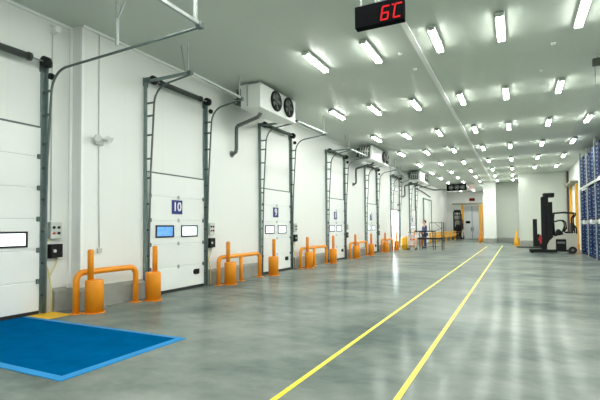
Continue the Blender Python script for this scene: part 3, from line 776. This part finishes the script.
for x, y, z, a, lab in ((.04, .03, .81, .24, 'pinkish white carton on the trolley top, left of two'), (.3, .12, .81, .18, 'pinkish white carton on the trolley top, right of two'), (.08, .08, .35, .3, 'pinkish white carton on the lower trolley shelf')):
    o = MB(); o.box(0, a, 0, .3, 0, a*.95, .01); o.slot(1); o.box(a*.42, a*.58, -.002, .302, a*.95-.004, a*.95+.003)
    tag(o.build('carton', ['carton', 'red'], None, (1.22+x, 29.3+y, z)), lab, 'carton', 'cartons on the trolley')
t = thing('lidded_drum', 'bright yellow plastic drum between the open doorway and the bench', 'drum', (.86, 29.95, 0))
MB().lathe([(.22, 0), (.25, .02), (.26, .3), (.27, .32), (.26, .34), (.26, .62), (.24, .7)], 24).build('body', 'yellow', t)
MB().lathe([(.255, .70), (.26, .74), (.2, .80), (.09, .83), (.02, .835)], 24).build('lid', 'yellow', t)
o = MB(); o.lathe([(.05, .835), (.04, .87), (.02, .88)], 12); o.build('knob', 'yellow', t)

# ------------------------------------------------------------------ person
def skin_obj(name, verts, edges, radii, m, parent, sub=2, root=0):
    me = bpy.data.meshes.new(name); me.from_pydata(verts, edges, []); o = bpy.data.objects.new('tmp', me); col.objects.link(o)
    md = o.modifiers.new('s', 'SKIN'); md.use_smooth_shade = True
    for i, r_ in enumerate(radii):
        sv = me.skin_vertices[0].data[i]; sv.radius = r_ if isinstance(r_, tuple) else (r_, r_); sv.use_root = (i == root)
    sb = o.modifiers.new('b', 'SUBSURF'); sb.levels = sub; sb.render_levels = sub
    bpy.context.view_layer.update()
    m2 = bpy.data.meshes.new_from_object(o.evaluated_get(bpy.context.evaluated_depsgraph_get()))
    bpy.data.objects.remove(o)
    m2.materials.clear(); m2.materials.append(M[m])
    n = bpy.data.objects.new(name, m2); col.objects.link(n); n.parent = parent
    return n
pr = thing('person', 'person in dark navy work clothes standing behind the packing bench', 'person', (1.84, 31.9, 0), R(-55)); pr.scale = (1.06, 1.06, 1.06)
# local: facing -Y, x to their left
V = [(0, 0, 1.0), (0, .0, 1.18), (0, -.01, 1.40), (0, 0, 1.52), (0, -.02, 1.62), (0, -.03, 1.72), (0, -.025, 1.83),
     (.19, .0, 1.46), (.25, -.02, 1.17), (.22, -.22, 1.02), (.20, -.29, 1.02), (-.19, .0, 1.46), (-.25, -.02, 1.17), (-.22, -.22, 1.04), (-.20, -.29, 1.05),
     (.10, 0, .95), (.11, -.02, .52), (.11, .02, .10), (.11, -.13, .045), (-.10, 0, .95), (-.12, .03, .52), (-.12, .08, .10), (-.12, -.07, .045)]
E_ = [(0, 1), (1, 2), (2, 3), (3, 4), (4, 5), (5, 6), (2, 7), (7, 8), (8, 9), (9, 10), (2, 11), (11, 12), (12, 13), (13, 14), (0, 15), (15, 16), (16, 17), (17, 18), (0, 19), (19, 20), (20, 21), (21, 22)]
Rr = [(.15, .11), (.14, .10), (.15, .11), .06, .07, (.085, .10), (.07, .085), .062, .048, .036, .04, .062, .048, .036, .04, .085, .062, .045, .04, .085, .062, .045, .04]
skin_obj('body', V, E_, Rr, 'skin', pr)
skin_obj('jacket', [(0, 0, .92), (0, 0, 1.18), (0, -.01, 1.40), (0, 0, 1.53), (.19, 0, 1.46), (.25, -.02, 1.17), (.225, -.19, 1.04), (-.19, 0, 1.46), (-.25, -.02, 1.17), (-.225, -.19, 1.05)],
         [(0, 1), (1, 2), (2, 3), (2, 4), (4, 5), (5, 6), (2, 7), (7, 8), (8, 9)], [(.19, .145), (.175, .13), (.18, .135), .085, .085, .07, .055, .085, .07, .055], 'navy2', pr)
skin_obj('trousers', [(0, 0, .98), (.10, 0, .93), (.11, -.02, .52), (.11, .02, .10), (-.10, 0, .93), (-.12, .03, .52), (-.12, .08, .10)],
         [(0, 1), (1, 2), (2, 3), (0, 4), (4, 5), (5, 6)], [(.17, .13), .105, .082, .068, .105, .082, .068], 'navy', pr)
for x, y in ((.11, -.05), (-.12, .01)):
    MB().box(x-.05, x+.05, y-.14, y+.11, 0, .10, .03).build('shoe', 'rubber', pr)
hb = bmesh.new(); bmesh.ops.create_uvsphere(hb, u_segments=20, v_segments=14, radius=1)
for v in hb.verts: v.co = Vector((v.co.x*.098, v.co.y*.115+.012, v.co.z*.12+1.785))
bmesh.ops.delete(hb, geom=[v for v in hb.verts if v.co.y < -.03 and v.co.z < 1.80 or v.co.z < 1.69], context='VERTS')
for f_ in hb.faces: f_.smooth = True
me = bpy.data.meshes.new('hair'); hb.to_mesh(me); hb.free(); me.materials.append(M['hair']); ho = bpy.data.objects.new('hair', me); col.objects.link(ho); ho.parent = pr
sm = ho.modifiers.new('t', 'SOLIDIFY'); sm.thickness = .012
for s in (-1, 1):
    for k in range(4):
        z = 1.03+.012*k; x = s*(.185+.012*k)
        MB().tube([(x, -.28, z), (x-s*.005, -.34, z-.01), (x-s*.012, -.375, z-.03)], [.011, .010, .008], 8).build('finger', 'skin', pr)
    MB().tube([(s*.18, -.27, 1.03), (s*.15, -.31, 1.04), (s*.145, -.34, 1.025)], [.013, .011, .009], 8).build('thumb', 'skin', pr)
    MB().tube([(s*.035, -.118, 1.75), (s*.035, -.127, 1.75)], .012, 10).build('eye', 'disp', pr)
    MB().tube([(s*.086, -.02, 1.70), (s*.096, -.01, 1.74)], .02, 8).build('ear', 'skin', pr)
MB().tube([(0, -.11, 1.75), (0, -.145, 1.705)], [.010, .018], 8).build('nose', 'skin', pr)
MB().tube([(-.025, -.118, 1.665), (.025, -.118, 1.665)], .007, 8).build('mouth', 'red', pr)

# ------------------------------------------------------------------ daylight outside, camera, view
wd = bpy.data.worlds.new('overcast_sky'); scene.world = wd; wd.use_nodes = True
bg = wd.node_tree.nodes['Background']; bg.inputs['Color'].default_value = (.92, .97, 1, 1); bg.inputs['Strength'].default_value = 3.0
cam = bpy.data.cameras.new('camera'); co = bpy.data.objects.new('camera', cam); col.objects.link(co)
cam.sensor_width = 36; cam.lens = 36*437.1/600; cam.shift_y = 13.535/600; cam.clip_end = 200
yaw, pit, rol = R(26.346), R(1.727), R(-.415)
fw = Vector((-math.sin(yaw)*math.cos(pit), math.cos(yaw)*math.cos(pit), math.sin(pit)))
rg = Vector((math.cos(yaw), math.sin(yaw), 0)); up = rg.cross(fw)
rg, up = rg*math.cos(rol)+up*math.sin(rol), up*math.cos(rol)-rg*math.sin(rol)
co.matrix_world = Matrix(((rg.x, up.x, -fw.x, 7.733), (rg.y, up.y, -fw.y, 0), (rg.z, up.z, -fw.z, 1.6), (0, 0, 0, 1)))
scene.camera = co
vs = scene.view_settings; vs.view_transform = 'Standard'; vs.look = 'None'; vs.gamma = 1; vs.use_curve_mapping = False; vs.exposure = 1.5
